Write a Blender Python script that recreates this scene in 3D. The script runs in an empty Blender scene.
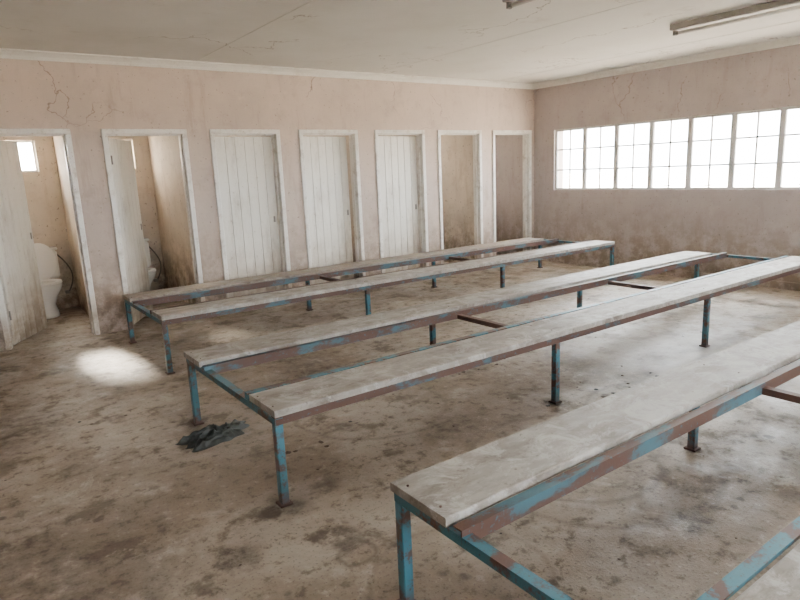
import bpy, bmesh, math, random
from mathutils import Vector, Matrix, noise
random.seed(7)
S=bpy.context.scene
# ---------------------------------------------------------------- materials
class M:
    def __init__(s,name):
        s.m=bpy.data.materials.new(name); s.m.use_nodes=True
        s.nt=s.m.node_tree; s.b=s.nt.nodes['Principled BSDF']
        s.tc=s.nt.nodes.new('ShaderNodeTexCoord').outputs['Object']
    def n(s,t,**k):
        o=s.nt.nodes.new(t)
        for a,v in k.items(): setattr(o,a,v)
        return o
    def l(s,a,b): s.nt.links.new(a,b)
    def noise(s,scale,detail=6,rough=.6,stretch=None,dist=0):
        nn=s.n('ShaderNodeTexNoise'); nn.inputs['Scale'].default_value=scale
        nn.inputs['Detail'].default_value=detail; nn.inputs['Roughness'].default_value=rough
        nn.inputs['Distortion'].default_value=dist
        if stretch:
            mp=s.n('ShaderNodeMapping'); mp.inputs['Scale'].default_value=stretch
            s.l(s.tc,mp.inputs['Vector']); s.l(mp.outputs[0],nn.inputs['Vector'])
        else: s.l(s.tc,nn.inputs['Vector'])
        return nn.outputs['Fac']
    def z(s):
        sx=s.n('ShaderNodeSeparateXYZ'); s.l(s.tc,sx.inputs[0]); return sx.outputs[2]
    def ramp(s,fac,a,b,lo=0.,hi=1.):
        r=s.n('ShaderNodeMapRange'); r.interpolation_type='SMOOTHSTEP'
        r.inputs['From Min'].default_value=a; r.inputs['From Max'].default_value=b
        r.inputs['To Min'].default_value=lo; r.inputs['To Max'].default_value=hi
        s.l(fac,r.inputs['Value']); return r.outputs['Result']
    def mix(s,fac,a,b,mode='MIX'):
        x=s.n('ShaderNodeMix',data_type='RGBA',blend_type=mode)
        if isinstance(fac,(int,float)): x.inputs[0].default_value=fac
        else: s.l(fac,x.inputs[0])
        for i,c in ((6,a),(7,b)):
            if isinstance(c,tuple): x.inputs[i].default_value=(*c,1)
            else: s.l(c,x.inputs[i])
        return x.outputs[2]
    def math(s,op,a,b=None,clamp=False):
        x=s.n('ShaderNodeMath',operation=op); x.use_clamp=clamp
        for i,c in ((0,a),(1,b)):
            if c is None: continue
            if isinstance(c,(int,float)): x.inputs[i].default_value=c
            else: s.l(c,x.inputs[i])
        return x.outputs[0]
    def warp(s,wob,w):
        a=s.n('ShaderNodeVectorMath',operation='MULTIPLY_ADD')
        s.l(wob,a.inputs[0]); a.inputs[1].default_value=(w,w,0); s.l(s.tc,a.inputs[2]); return a.outputs[0]
    def dist(s,p,wob=None,w=.1):
        v=s.tc if wob is None else s.warp(wob,w)
        d=s.n('ShaderNodeVectorMath',operation='DISTANCE'); s.l(v,d.inputs[0]); d.inputs[1].default_value=p
        return d.outputs['Value']
    def spots(s,scale,wob,w,a,b):
        v=s.n('ShaderNodeTexVoronoi'); v.inputs['Scale'].default_value=scale; s.l(s.warp(wob,w),v.inputs['Vector'])
        return s.ramp(v.outputs['Distance'],a,b,1,0)
    def cracks(s,scale,width):
        v=s.n('ShaderNodeTexVoronoi',feature='DISTANCE_TO_EDGE'); v.inputs['Scale'].default_value=scale
        nn=s.n('ShaderNodeTexNoise'); nn.inputs['Scale'].default_value=3; nn.inputs['Detail'].default_value=5; s.l(s.tc,nn.inputs['Vector'])
        a=s.n('ShaderNodeVectorMath',operation='MULTIPLY_ADD'); s.l(nn.outputs['Color'],a.inputs[0]); a.inputs[1].default_value=(.6,.6,.6); s.l(s.tc,a.inputs[2])
        s.l(a.outputs[0],v.inputs['Vector'])
        return s.ramp(v.outputs['Distance'],.0,width,1,0)
    def bump(s,h,st=.3,d=.01):
        b=s.n('ShaderNodeBump'); b.inputs['Strength'].default_value=st; b.inputs['Distance'].default_value=d
        s.l(h,b.inputs['Height']); s.l(b.outputs[0],s.b.inputs['Normal'])
    def out(s,col,rough=.7,metal=0,spec=.5):
        if isinstance(col,tuple): s.b.inputs['Base Color'].default_value=(*col,1)
        else: s.l(col,s.b.inputs['Base Color'])
        if isinstance(rough,(int,float)): s.b.inputs['Roughness'].default_value=rough
        else: s.l(rough,s.b.inputs['Roughness'])
        s.b.inputs['Metallic'].default_value=metal
        s.b.inputs['Specular IOR Level'].default_value=spec
        return s.m

def wall_mat(name,base,dark):
    m=M(name)
    c=m.mix(m.ramp(m.noise(1.1,8,.65),.35,.7),base,tuple(x*.84 for x in base))
    c=m.mix(m.ramp(m.noise(4,7,.7),.50,.70,0,.5),c,dark)
    c=m.mix(m.ramp(m.noise(7,5,.65,(1,1,.15)),.54,.70,0,.5),c,dark)
    c=m.mix(m.ramp(m.noise(3,5,.6),.30,.40,.3,0),c,tuple(min(1,x*1.25) for x in base))
    c=m.mix(m.ramp(m.noise(30,3,.5),.65,.70,0,.75),c,tuple(x*.4 for x in base))
    c=m.mix(m.ramp(m.noise(9,6,.7),.67,.71,0,.7),c,tuple(x*.5 for x in base))
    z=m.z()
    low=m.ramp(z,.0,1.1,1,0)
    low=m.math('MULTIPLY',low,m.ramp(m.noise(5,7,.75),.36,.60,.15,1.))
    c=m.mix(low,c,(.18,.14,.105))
    cr=m.math('MULTIPLY',m.cracks(.9,.008),m.ramp(m.noise(.8,2,.5),.47,.55))
    cr=m.math('MULTIPLY',cr,m.ramp(z,1.9,2.3))
    c=m.mix(m.math('MULTIPLY',cr,.8),c,(.15,.10,.075))
    m.bump(m.noise(25,6,.6),.25,.006)
    return m.out(c,.75,spec=.3)
m_wall=wall_mat('wall_paint_pink_beige',(.55,.452,.388),(.35,.27,.22))
m_wall2=wall_mat('wall_paint_backlit_shade',(.42,.362,.343),(.30,.245,.22))  # right wall: backlit shade put into a darker, mauve-tinted colour
m_stall=wall_mat('stall_paint_cream_beige',(.66,.58,.49),(.44,.355,.275))

m=M('ceiling_board')
c=m.mix(m.ramp(m.noise(.8,6,.6),.4,.75),(.80,.785,.745),(.71,.69,.64))
c=m.mix(m.ramp(m.noise(2.2,8,.7),.58,.72,0,.35),c,(.46,.40,.33))
cr=m.math('MULTIPLY',m.cracks(.7,.006),m.ramp(m.noise(.6,2,.5),.48,.58))
c=m.mix(m.math('MULTIPLY',cr,.7),c,(.22,.17,.13))
m_ceil=m.out(c,.8,spec=.2)

m=M('dirty_concrete_floor')
n1=m.noise(.9,10,.65,dist=.4); n2=m.noise(3.5,10,.7); n3=m.noise(14,6,.7); n4=m.noise(70,4,.6)
n5=m.noise(1.7,9,.75,dist=1.2)
wn=m.n('ShaderNodeTexNoise'); wn.inputs['Scale'].default_value=7; wn.inputs['Detail'].default_value=5; m.l(m.tc,wn.inputs['Vector'])
wc=wn.outputs['Color']
c=m.mix(m.ramp(n1,.38,.62),(.185,.145,.105),(.325,.28,.228))
c=m.mix(m.ramp(n2,.52,.62,0,.75),c,(.105,.078,.055))
c=m.mix(m.ramp(n5,.34,.45,.65,0),c,(.39,.35,.29))
c=m.mix(m.ramp(n2,.32,.43,.5,0),c,(.39,.35,.30))
c=m.mix(m.ramp(n3,.54,.64,0,.6),c,(.08,.058,.041))
c=m.mix(m.ramp(n3,.32,.42,.45,0),c,(.39,.35,.30))
c=m.mix(m.ramp(n4,.57,.68,0,.7),c,(.055,.04,.028))
c=m.mix(m.math('MULTIPLY',m.spots(1.6,wc,.3,.10,.22),m.ramp(n3,.35,.55,.25,.8)),c,(.07,.05,.036))
c=m.mix(m.math('MULTIPLY',m.spots(5.5,wc,.08,.08,.16),m.ramp(n5,.4,.6,0,.85)),c,(.06,.043,.03))
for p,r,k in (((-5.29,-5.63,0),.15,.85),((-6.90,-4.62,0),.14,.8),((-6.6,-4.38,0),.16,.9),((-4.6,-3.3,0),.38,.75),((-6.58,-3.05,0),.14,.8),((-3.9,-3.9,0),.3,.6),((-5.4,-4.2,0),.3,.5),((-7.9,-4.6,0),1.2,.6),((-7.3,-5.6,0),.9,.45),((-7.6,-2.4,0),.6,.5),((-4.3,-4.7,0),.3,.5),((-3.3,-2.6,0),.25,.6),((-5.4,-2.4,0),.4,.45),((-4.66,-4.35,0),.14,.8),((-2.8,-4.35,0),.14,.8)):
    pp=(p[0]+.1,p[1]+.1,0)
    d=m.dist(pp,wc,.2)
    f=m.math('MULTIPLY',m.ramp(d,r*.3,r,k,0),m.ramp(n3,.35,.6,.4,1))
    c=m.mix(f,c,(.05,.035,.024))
for p,r,w,k in (((-6.516,-4.894,0),.075,.018,.6),((-5.2,-4.95,0),.42,.03,.5),((-5.15,-5.0,0),.62,.035,.45),((-4.9,-4.9,0),.3,.02,.45),((-4.2,-4.9,0),.5,.03,.45),((-5.6,-3.6,0),.5,.03,.4),((-6.3,-5.3,0),.35,.02,.3)):
    d=m.dist((p[0]+.04,p[1]+.04,0),wc,.08)
    f=m.ramp(m.math('ABSOLUTE',m.math('SUBTRACT',d,r)),0,w,k,0)
    c=m.mix(f,c,(.09,.063,.045))
d=m.dist((-2.6,-3.9,0),wc,.9)
c=m.mix(m.ramp(d,.4,1.3,.5,0),c,(.43,.42,.405))  # pale patch: reflected window sheen painted into the floor colour
m.bump(m.math('ADD',m.noise(9,8,.7),m.math('MULTIPLY',n4,.3)),.4,.012)
m_floor=m.out(c,m.ramp(n2,.3,.7,.33,.72),spec=.5)

def paint(name,col,dirt,amt=.5,rough=.5,sc=6,stretch=None,low=0,lo=.48,hi=.72,extra=None,dust=None):
    m=M(name)
    c=m.mix(m.ramp(m.noise(sc,8,.7,stretch),lo,hi,0,amt),col,dirt)
    c=m.mix(m.ramp(m.noise(sc*7,4,.6),.6,.72,0,amt),c,dirt)
    if extra: c=m.mix(m.ramp(m.noise(sc*2.3,8,.75,stretch),.42,.58,0,.65),c,extra)
    if dust: c=m.mix(m.ramp(m.noise(sc*.9,9,.8,None,1.0),.48,.60,0,.65),c,dust)
    if low:
        f=m.math('MULTIPLY',m.ramp(m.z(),0,low,1,0),m.ramp(m.noise(6,6,.7),.3,.62,.3,.95))
        c=m.mix(f,c,dirt)
    m.bump(m.noise(sc*4,5),.15,.004)
    return m.out(c,rough)
m_white=paint('white_gloss_paint_dirty',(.74,.71,.64),(.30,.235,.165),.55,.45,3,(1,1,.35),.9,.46,.68)
m_frame=paint('white_frame_paint',(.80,.78,.73),(.30,.22,.155),.6,.4,7,None,.6)
m_corn=paint('cornice_paint',(.86,.84,.79),(.5,.42,.34),.3,.6,5)
m_winf=paint('window_frame_paint',(.60,.59,.57),(.33,.28,.24),.4,.5,6)
m_blue=paint('blue_paint_rusting_steel',(.032,.13,.175),(.075,.032,.02),.95,.45,11,None,.10,.47,.57)
m_rust=paint('rusty_steel',(.062,.029,.021),(.028,.018,.015),.8,.6,14)
m_rustblue=paint('rusty_steel_blue_remnants',(.062,.029,.021),(.035,.10,.13),.9,.55,7,(.4,1,1),0,.50,.60)
m_plank=paint('weathered_plank',(.30,.28,.252),(.10,.077,.06),.85,.55,6,(.6,1.6,1),lo=.45,hi=.64,extra=(.205,.19,.168),dust=(.42,.41,.39))
m_plank2=paint('weathered_plank_brown',(.20,.16,.13),(.07,.044,.032),.85,.55,6,(.6,1.6,1),extra=(.27,.24,.205),dust=(.35,.325,.29))
m_porc=M('white_porcelain').out((.85,.85,.82),.15)
m_seat=M('toilet_seat_plastic').out((.88,.87,.84),.3)
m_pipe=M('grey_pipe').out((.12,.11,.10),.4)
m_black=paint('dark_green_cloth',(.009,.013,.010),(.024,.029,.022),.8,.5,9)
m_deb=paint('dirt_litter',(.06,.045,.035),(.2,.15,.1),.6,.9,30)
m_tube=M('fluorescent_tube_off').out((.78,.77,.72),.25)
m_fix=M('fluorescent_fixture_body').out((.24,.225,.21),.45)
m_steel=M('door_handle_steel').out((.25,.24,.22),.35,.8)
m=M('dry_sandy_ground'); c=m.mix(m.noise(.6,8),(.62,.54,.44),(.5,.42,.33)); m_ground=m.out(c,.95)
def glass(name,tf,haze):
    m=M(name)
    tr=m.n('ShaderNodeBsdfTransparent'); tr.inputs[0].default_value=(*tf,1)
    gl=m.n('ShaderNodeBsdfGlossy'); gl.inputs['Roughness'].default_value=.05
    tl=m.n('ShaderNodeBsdfTranslucent'); tl.inputs[0].default_value=(.9,.87,.82,1)
    m0=m.n('ShaderNodeMixShader'); m0.inputs[0].default_value=haze
    m.l(tr.outputs[0],m0.inputs[1]); m.l(tl.outputs[0],m0.inputs[2])
    mx=m.n('ShaderNodeMixShader'); mx.inputs[0].default_value=.06
    m.l(m0.outputs[0],mx.inputs[1]); m.l(gl.outputs[0],mx.inputs[2])
    m.l(mx.outputs[0],m.nt.nodes['Material Output'].inputs['Surface']); return m.m
m_glass=glass('window_glass',(.94,.95,.95),0)
m_frost=glass('obscured_dirty_glass',(.9,.88,.84),.80)
m_hazy=glass('dusty_glass',(.95,.94,.92),.45)

# ---------------------------------------------------------------- mesh builder
class B:
    def __init__(s,name,mats):
        s.name=name; s.bm=bmesh.new(); s.mats=mats
    def box(s,x0,x1,y0,y1,z0,z1,mi=0,bev=0,mat=None):
        t=bmesh.new()
        bmesh.ops.create_cube(t,size=1)
        bmesh.ops.scale(t,vec=(abs(x1-x0),abs(y1-y0),abs(z1-z0)),verts=t.verts)
        bmesh.ops.translate(t,vec=((x0+x1)/2,(y0+y1)/2,(z0+z1)/2),verts=t.verts)
        if bev: bmesh.ops.bevel(t,geom=t.edges[:],offset=bev,segments=1,affect='EDGES')
        if mat: bmesh.ops.transform(t,matrix=mat,verts=t.verts)
        s.add(t,mi); return s
    def add(s,t,mi=0,smooth=False):
        for f in t.faces: f.material_index=mi; f.smooth=smooth
        me=bpy.data.meshes.new('tmp'); t.to_mesh(me); t.free(); s.bm.from_mesh(me); bpy.data.meshes.remove(me)
    def loft(s,rings,mi=0,cap=True,smooth=True,seg=28):
        t=bmesh.new(); R=[]
        for pts in rings: R.append([t.verts.new(p) for p in pts])
        for a,b in zip(R,R[1:]):
            for i in range(len(a)):
                j=(i+1)%len(a); t.faces.new((a[i],a[j],b[j],b[i]))
        if cap: t.faces.new(list(reversed(R[0]))); t.faces.new(R[-1])
        bmesh.ops.recalc_face_normals(t,faces=t.faces)
        s.add(t,mi,smooth)
    def tube(s,path,r,mi=0,seg=10):
        rings=[]
        P=[Vector(p) for p in path]
        for i,p in enumerate(P):
            d=(P[min(i+1,len(P)-1)]-P[max(i-1,0)]).normalized()
            u=d.orthogonal().normalized() if i==0 else (pu-d*pu.dot(d)).normalized()
            pu=u; w=d.cross(u)
            rings.append([p+u*r*math.cos(2*math.pi*k/seg)+w*r*math.sin(2*math.pi*k/seg) for k in range(seg)])
        s.loft(rings,mi)
    def make(s):
        me=bpy.data.meshes.new(s.name); s.bm.to_mesh(me); s.bm.free()
        for mm in s.mats: me.materials.append(mm)
        o=bpy.data.objects.new(s.name,me); S.collection.objects.link(o); return o

H=2.75; D=2.06
XL=-9.2; YF=-8.4; YB=1.85; EX=.16
doors=[(-7.42,-6.587),(-6.312,-5.467),(-5.217,-4.382),(-4.135,-3.302),(-3.042,-2.216),(-1.985,-1.148),(-.923,-.075)]
parts=[-7.55,-6.45,-5.342,-4.258,-3.172,-2.10,-1.035]
B('floor',[m_floor]).box(XL-.2,.22,YF-.2,YB+EX,-.15,0).make()
B('ceiling',[m_ceil]).box(XL-.2,.22,YF-.2,YB+EX,H,H+.12).make()
B('ground_outside',[m_ground]).box(-80,80,-80,80,-.25,-.16).make()
w=B('wall_back',[m_wall])
xs=[XL]+[v for d in doors for v in d]+[0]
for i in range(0,len(xs),2): w.box(xs[i],xs[i+1],0,.12,0,H)
for a,b in doors: w.box(a,b,0,.12,D,H)
w.make()
for i,x in enumerate(parts):
    B('wall_partition_%d'%(i+1),[m_stall]).box(x-.05,x+.05,.12,YB,0,H).make()
w=B('wall_stall_rear',[m_stall])
edges=[-7.7]; sw=[]
for i,(a,b) in enumerate(doors):
    cx=(a+b)/2+.02; sw.append((cx-.28,cx+.28)); edges+=[cx-.28,cx+.28]
edges.append(.22); Z0,Z1=1.70,2.07
for i in range(0,len(edges),2): w.box(edges[i],edges[i+1],YB,YB+EX,0,H)
for a,b in sw: w.box(a,b,YB,YB+EX,0,Z0); w.box(a,b,YB,YB+EX,Z1,H)
w.make()
for i,(a,b) in enumerate(sw):
    w=B('window_%d'%(i+10),[m_winf,m_hazy if i==0 else m_frost]); y0,y1=YB+.06,YB+.09
    w.box(a,b,y0,y1,Z0,Z0+.025).box(a,b,y0,y1,Z1-.025,Z1).box(a,a+.025,y0,y1,Z0+.025,Z1-.025).box(b-.025,b,y0,y1,Z0+.025,Z1-.025)
    w.box((a+b)/2-.01,(a+b)/2+.01,y0,y1,Z0+.025,Z1-.025)
    w.box(a+.025,b-.025,y0+.012,y0+.015,Z0+.025,Z1-.025,1); w.make()
wz0,wz1=1.131,2.036
wins=[(-2.01,-.40),(-3.62,-2.01),(-5.23,-3.62)]
w=B('wall_right',[m_wall2])
w.box(0,.22,wins[0][1],YB+EX,0,H).box(0,.22,YF-.2,wins[-1][0],0,H)
w.box(0,.22,wins[-1][0],wins[0][1],0,wz0).box(0,.22,wins[-1][0],wins[0][1],wz1,H); w.make()
B('wall_left',[m_wall]).box(XL-.2,XL,YF-.2,.12,0,H).make()
FW=(-7.5,-1.5)
w=B('wall_front',[m_wall])
w.box(XL,FW[0],YF-.2,YF,0,H).box(FW[1],0,YF-.2,YF,0,H).box(FW[0],FW[1],YF-.2,YF,0,wz0).box(FW[0],FW[1],YF-.2,YF,wz1,H).make()

def window(name,axis,c,a0,a1,z0,z1,n=3,sign=1):
    w=B(name,[m_winf,m_glass])
    def bx(u0,u1,d0,d1,za,zb,mi=0):
        if axis=='x': w.box(c+d0*sign,c+d1*sign,u0,u1,za,zb,mi)
        else: w.box(u0,u1,c+d0*sign,c+d1*sign,za,zb,mi)
    F=.03
    bx(a0,a1,.03,.075,z0,z0+F); bx(a0,a1,.03,.075,z1-F,z1); bx(a0,a0+F,.03,.075,z0+F,z1-F); bx(a1-F,a1,.03,.075,z0+F,z1-F)
    L=(a1-a0)/n
    for i in range(1,n): bx(a0+i*L-.02,a0+i*L+.02,.032,.072,z0+F,z1-F)
    for i in range(n):
        u0=a0+i*L; m_=u0+L/2
        bx(m_-.009,m_+.009,.042,.06,z0+F,z1-F)
        for k in (0,1):
            e=u0+.02 if k==0 else u0+L-.034
            bx(e,e+.014,.038,.066,z0+F,z1-F)
    for k in (1,2):
        zz=z0+(z1-z0)*k/3; bx(a0+F,a1-F,.043,.061,zz-.010,zz+.010)
    for i in range(n): bx(a0+i*L+L*.5-.05,a0+i*L+L*.5+.05,.02,.035,z0+.05,z0+.062)
    bx(a0+F,a1-F,.050,.052,z0+F,z1-F,1)
    return w.make()
for i,(a,b) in enumerate(wins): window('window_%d'%(i+1),'x',0,a,b,wz0,wz1)
for i in range(4):
    q=(FW[1]-FW[0])/4; window('window_%d'%(i+4),'y',YF,FW[0]+i*q,FW[0]+(i+1)*q,wz0,wz1,3,-1)

def cornice(name,p0,p1,inx,iny):
    w=B(name,[m_corn]); s=.075
    prof=[(0,0),(0,-s),(.012,-s),(.022,-s*.62),(.045,-s*.3),(s*.85,-.014),(s,-.012),(s,0)]
    rings=[]
    for p in (p0,p1): rings.append([(p[0]+inx*a,p[1]+iny*a,H+z) for a,z in prof])
    w.loft(rings,0,True,False); w.make()
cornice('trim_1',(XL,0),(0,0),0,-1)
cornice('trim_2',(0,0),(0,YF),-1,0)
cornice('trim_3',(XL,YF),(XL,0),1,0)
cornice('trim_4',(XL,YF),(0,YF),0,1)
w=B('trim_5',[m_ceil])
for x in (-7.6,-5.3,-3.0,-.9): w.box(x-.014,x+.014,YF+.08,-.08,H-.0025,H)
w.make()
w=B('baseboard_right',[m_wall2]); w.box(-.015,0,YF,0,0,.09,bev=.004); w.make()

for i,(a,b) in enumerate(doors):
    w=B('trim_%d'%(i+6),[m_frame]); f=.05
    w.box(a,a+f,-.018,.135,0,D-f,bev=.004).box(b-f,b,-.018,.135,0,D-f,bev=.004).box(a,b,-.018,.135,D-f,D,bev=.004)
    w.box(a+f,a+f+.012,.05,.10,0,D-f).box(b-f-.012,b-f,.05,.10,0,D-f).box(a+f,b-f,.05,.10,D-f-.012,D-f)
    w.make()
def door(idx,i,ang):
    a,b=doors[i]; x0=a+.055; W=b-a-.11-.005; hgt=D-.05-.02-.02
    w=B('door_%d'%idx,[m_white,m_steel])
    n=6; bw=W/n
    for k in range(n):
        w.box(k*bw+.0015,(k+1)*bw-.0015,0,.03,0.0,hgt,0,bev=.005)
    w.box(.004,W-.004,.006,.022,.004,hgt-.004)
    for zz in (.18,.95,1.72): w.box(.03,W-.03,.03,.052,zz,zz+.11,0,bev=.004)
    w.box(W-.06,W-.035,-.006,0,.97,1.04,1,bev=.002)
    for zz in (.25,1.7): w.tube([(-.002,-.004,zz),(-.002,-.004,zz+.09)],.008,1)
    o=w.make(); o.location=(x0,.02,.015); o.rotation_euler=(0,0,math.radians(ang))
    if ang>30: o.location.y=.11; o.location.x+=.03
    return o
door(1,0,60); door(2,1,60); door(3,2,6); door(4,3,11); door(5,4,7); door(6,5,88); door(7,6,88)

# ---------------------------------------------------------------- toilets
def ell(cx,cy,z,rx,ry,n=28,back=1.0):
    pts=[]
    for k in range(n):
        t=2*math.pi*k/n; y=math.sin(t); yy=ry*y*(back if y>0 else 1)
        pts.append((cx+rx*math.cos(t),cy+yy,z))
    return pts
def toilet(x,name='toilet'):
    w=B(name,[m_porc,m_seat,m_pipe,m_steel])
    w.loft([ell(0,-.36,0,.12,.20),ell(0,-.36,.04,.115,.19),ell(0,-.37,.14,.09,.155),ell(0,-.39,.24,.12,.18),ell(0,-.42,.33,.17,.225),ell(0,-.43,.385,.185,.245),ell(0,-.43,.40,.182,.242),ell(0,-.43,.40,.135,.185),ell(0,-.42,.33,.115,.15),ell(0,-.40,.24,.06,.08)],0)
    w.box(-.10,.10,-.26,-.02,.22,.40,0,bev=.03)
    w.box(-.21,.21,-.19,-.01,.42,.76,0,bev=.025)
    w.box(-.22,.22,-.20,-.005,.76,.795,0,bev=.012)
    w.box(-.02,.02,-.16,-.06,.36,.46,0)
    w.tube([(-.15,-.195,.70),(-.15,-.215,.70),(-.09,-.22,.695)],.008,3)
    n=28; o1=ell(0,-.43,.405,.19,.25); i1=ell(0,-.43,.405,.125,.175)
    o2=ell(0,-.43,.425,.185,.245); i2=ell(0,-.43,.425,.13,.18)
    t=bmesh.new(); R=[[t.verts.new(p) for p in r] for r in (o1,o2,i2,i1)]
    for q in range(4):
        A=R[q];C=R[(q+1)%4]
        for k in range(n): t.faces.new((A[k],A[(k+1)%n],C[(k+1)%n],C[k]))
    bmesh.ops.recalc_face_normals(t,faces=t.faces); w.add(t,1,True)
    M_=Matrix.Translation((0,-.215,.42))@Matrix.Rotation(math.radians(-83),4,'X')
    t=bmesh.new(); A=[t.verts.new(p) for p in ell(0,-.22,0,.185,.235)]; C=[t.verts.new(p) for p in ell(0,-.22,.018,.18,.23)]
    t.faces.new(list(reversed(A))); t.faces.new(C)
    for k in range(n): t.faces.new((A[k],A[(k+1)%n],C[(k+1)%n],C[k]))
    bmesh.ops.transform(t,matrix=M_,verts=t.verts); w.add(t,1,False)
    path=[]
    for k in range(13):
        s_=k/12; path.append((.2+.12*math.sin(s_*math.pi*.9)+.06*s_,-.05-.03*math.sin(s_*3.1),.72-.50*s_))
    w.tube(path,.009,2); w.box(.25,.30,-.06,-.004,.19,.23,3,bev=.005)
    o=w.make(); o.location=(x,YB-.002,0); return o
toilet(-6.88); toilet(-5.80)

# ---------------------------------------------------------------- benches
def bench(xl,xr,yb,yf,mids,pb,pf,inner,short):
    w=B('changing_room_bench',[m_blue,m_rust,pb,pf,m_rustblue])
    t=.04; zt=.447; pw=.285
    X=[xl]+mids+[xr-t]
    def leg(x,y):
        w.box(x,x+t,y,y+t,0.004,zt-t,0,bev=.003)
        w.box(x-.012,x+t+.012,y-.012,y+t+.012,0,.012,1,bev=.003)
    for x in X:
        leg(x,yb-t); leg(x,yf)
    def rail(y,side,mi,up=0):
        w.box(xl,xr,y,y+t,zt-.006+up,zt+up,mi)
        yy=y if side<0 else y+t-.005
        w.box(xl,xr,yy,yy+.005,zt-t,zt-.006+up,mi)
    rail(yb-t,1,1); rail(yf,-1,4)
    rail(yb-pw-.068,-1,4,.016); rail(yf+pw+.022,1,inner,.032)
    for i,x in enumerate(X):
        w.box(x,x+t,yf,yb,zt-.012,zt-.0065,0 if i in(0,3) else 1)
        xx=x if i<3 else x+t-.005
        w.box(xx,xx+.005,yf,yb,zt-t,zt-.012,0 if i in(0,3) else 1)
    for (y0,y1,mi,e0,e1) in ((yb-pw-.005,yb+.004,2,.0,short),(yf-.004,yf+pw+.005,3,.01,.0)):
        nseg=60; rings=[]
        for k in range(nseg+1):
            x=xl-.01+e0+(xr-xl+.01-e0-e1)*k/nseg
            wv=.004*noise.noise(Vector((x*1.7,y0*3,0))); z0=zt+.0005; z1=zt+.034+wv*.8; q=.004
            wa=.005*noise.noise(Vector((x*9,y0*3,4))); wb=.005*noise.noise(Vector((x*9,y0*3,9)))
            rings.append([(x,y0+wa,z0),(x,y1+wb,z0),(x,y1+wb,z1-q),(x,y1+wb-q,z1),(x,y0+wa+q,z1),(x,y0+wa,z1-q)])
        w.loft(rings,mi,True,False)
        for x in X[:3]:
            for yy in (y0+.06,y1-.06):
                w.loft([ell(x+t/2,yy,zt+.03,.005,.005,10),ell(x+t/2,yy,zt+.0365,.004,.004,10)],1)
    return w.make()
bench(-6.43,-.55,-.61,-1.904,[-4.50,-2.65],m_plank2,m_plank,1,.25)
bench(-6.60,-.60,-3.065,-4.369,[-4.66,-2.80],m_plank,m_plank,0,.25)
bench(-6.56,-.60,-5.252,-6.55,[-4.65,-2.80],m_plank,m_plank,0,.02)

# ---------------------------------------------------------------- ceiling lamps
for x in (-1.93,-4.12,-6.3):
    w=B('fluorescent_ceiling_lamp',[m_fix,m_tube,m_steel])
    y0,y1=-4.92,-3.42
    w.box(x-.045,x+.045,y0,y1,H-.055,H,0,bev=.008)
    for yy in (y0+.02,y1-.045): w.box(x-.02,x+.02,yy,yy+.025,H-.10,H-.05,0,bev=.003)
    w.tube([(x,y0+.04,H-.082),(x,y1-.04,H-.082)],.016,1,14)
    w.tube([(x,y0+.04,H-.082),(x,y0+.07,H-.082)],.0168,2,14); w.tube([(x,y1-.07,H-.082),(x,y1-.04,H-.082)],.0168,2,14)
    w.make()

# ---------------------------------------------------------------- rag + litter
t=bmesh.new(); bmesh.ops.create_grid(t,x_segments=110,y_segments=80,size=.5)
for v in t.verts:
    x,y=v.co.x,v.co.y
    k=max(abs(x),abs(y))*2; rr=math.hypot(x,y)*2
    if rr>1e-5: x*=k/rr; y*=k/rr
    a=math.atan2(y,x)
    edge=1+.7*noise.noise(Vector((math.cos(a)*2.2,math.sin(a)*2.2,3)))
    wx=x+.15*noise.noise(Vector((x*3,y*3,8)))
    fold=max(0,1-abs(noise.noise(Vector((wx*3+y*2,y*5-wx,1))))*3.5)**1.5
    fold+=.5*max(0,1-abs(noise.noise(Vector((wx*6-y*3,y*8+wx*3,5))))*3)
    z=.004+.036*fold*max(0,1-k**6)
    v.co=Vector((x*.42*edge,y*.26*edge,z))
w=B('crumpled_rag',[m_black]); w.add(t,0,True); o=w.make(); o.location=(-6.57,-3.36,0); o.rotation_euler=(0,0,.25)
w=B('floor_litter',[m_deb,m_black])
def chip(x,y,s):
    t=bmesh.new(); bmesh.ops.create_icosphere(t,subdivisions=1,radius=s)
    for v in t.verts:
        v.co*=random.uniform(.6,1.3); v.co.z=max(-.0,v.co.z*.35); v.co.x*=random.uniform(.9,1.2)
    bmesh.ops.rotate(t,verts=t.verts,matrix=Matrix.Rotation(random.uniform(0,6),3,'Z'))
    bmesh.ops.translate(t,verts=t.verts,vec=(x,y,0)); w.add(t,random.choice((0,0,0,1)))
for _ in range(220): chip(random.uniform(-8.5,-.3),random.uniform(-7.5,-.2),random.choice((.004,.006,.008,.012)))
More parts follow.
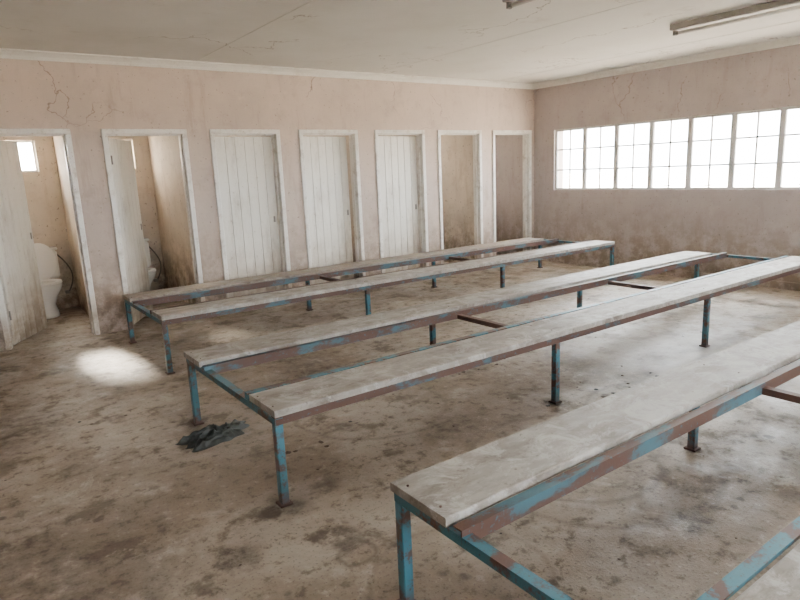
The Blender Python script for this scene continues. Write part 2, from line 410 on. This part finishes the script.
for cx,cy,n,sp in ((-4.52,-3.35,70,.14),(-6.3,-3.9,8,.2),(-4.2,-4.5,18,.3),(-2.5,-1.5,15,.4),(-3.8,-3.2,16,.3)):
    for _ in range(n): chip(random.gauss(cx,sp),random.gauss(cy,sp*.6),random.uniform(.005,.02))
w.make()

# ---------------------------------------------------------------- light
SUN=Vector((-.24,3.30,1.98)).normalized()
W=bpy.data.worlds.new('sky'); S.world=W; W.use_nodes=True; nt=W.node_tree
bg=nt.nodes['Background']; bg.inputs[0].default_value=(.95,.975,1,1)
tc=nt.nodes.new('ShaderNodeTexCoord'); dt=nt.nodes.new('ShaderNodeVectorMath'); dt.operation='DOT_PRODUCT'
nt.links.new(tc.outputs['Generated'],dt.inputs[0]); dt.inputs[1].default_value=SUN
mr=nt.nodes.new('ShaderNodeMapRange'); mr.interpolation_type='SMOOTHSTEP'
mr.inputs['From Min'].default_value=.45; mr.inputs['From Max'].default_value=1; mr.inputs['To Min'].default_value=40; mr.inputs['To Max'].default_value=230
nt.links.new(dt.outputs['Value'],mr.inputs['Value']); nt.links.new(mr.outputs['Result'],bg.inputs[1])
L=bpy.data.lights.new('sun','SUN'); L.energy=240; L.angle=math.radians(8); L.color=(1,.92,.80)
o=bpy.data.objects.new('sun',L); S.collection.objects.link(o)
o.rotation_euler=(-SUN).to_track_quat('-Z','Y').to_euler(); o.location=(0,30,20)

# ---------------------------------------------------------------- camera
yw,p,r=[math.radians(a) for a in(-35.548,-11.855,-2.489)]
F=Vector((-math.sin(yw)*math.cos(p),math.cos(yw)*math.cos(p),math.sin(p)))
R=Vector((math.cos(yw),math.sin(yw),0)); U=R.cross(F)
R2=R*math.cos(r)+U*math.sin(r); U2=-R*math.sin(r)+U*math.cos(r)
cam=bpy.data.cameras.new('camera'); co=bpy.data.objects.new('camera',cam); S.collection.objects.link(co)
mt=Matrix((R2,U2,-F)).transposed().to_4x4(); mt.translation=Vector((-7.652,-6.866,1.527)); co.matrix_world=mt
cam.sensor_width=36; cam.lens=36*615.2/800; cam.clip_start=.05
S.camera=co
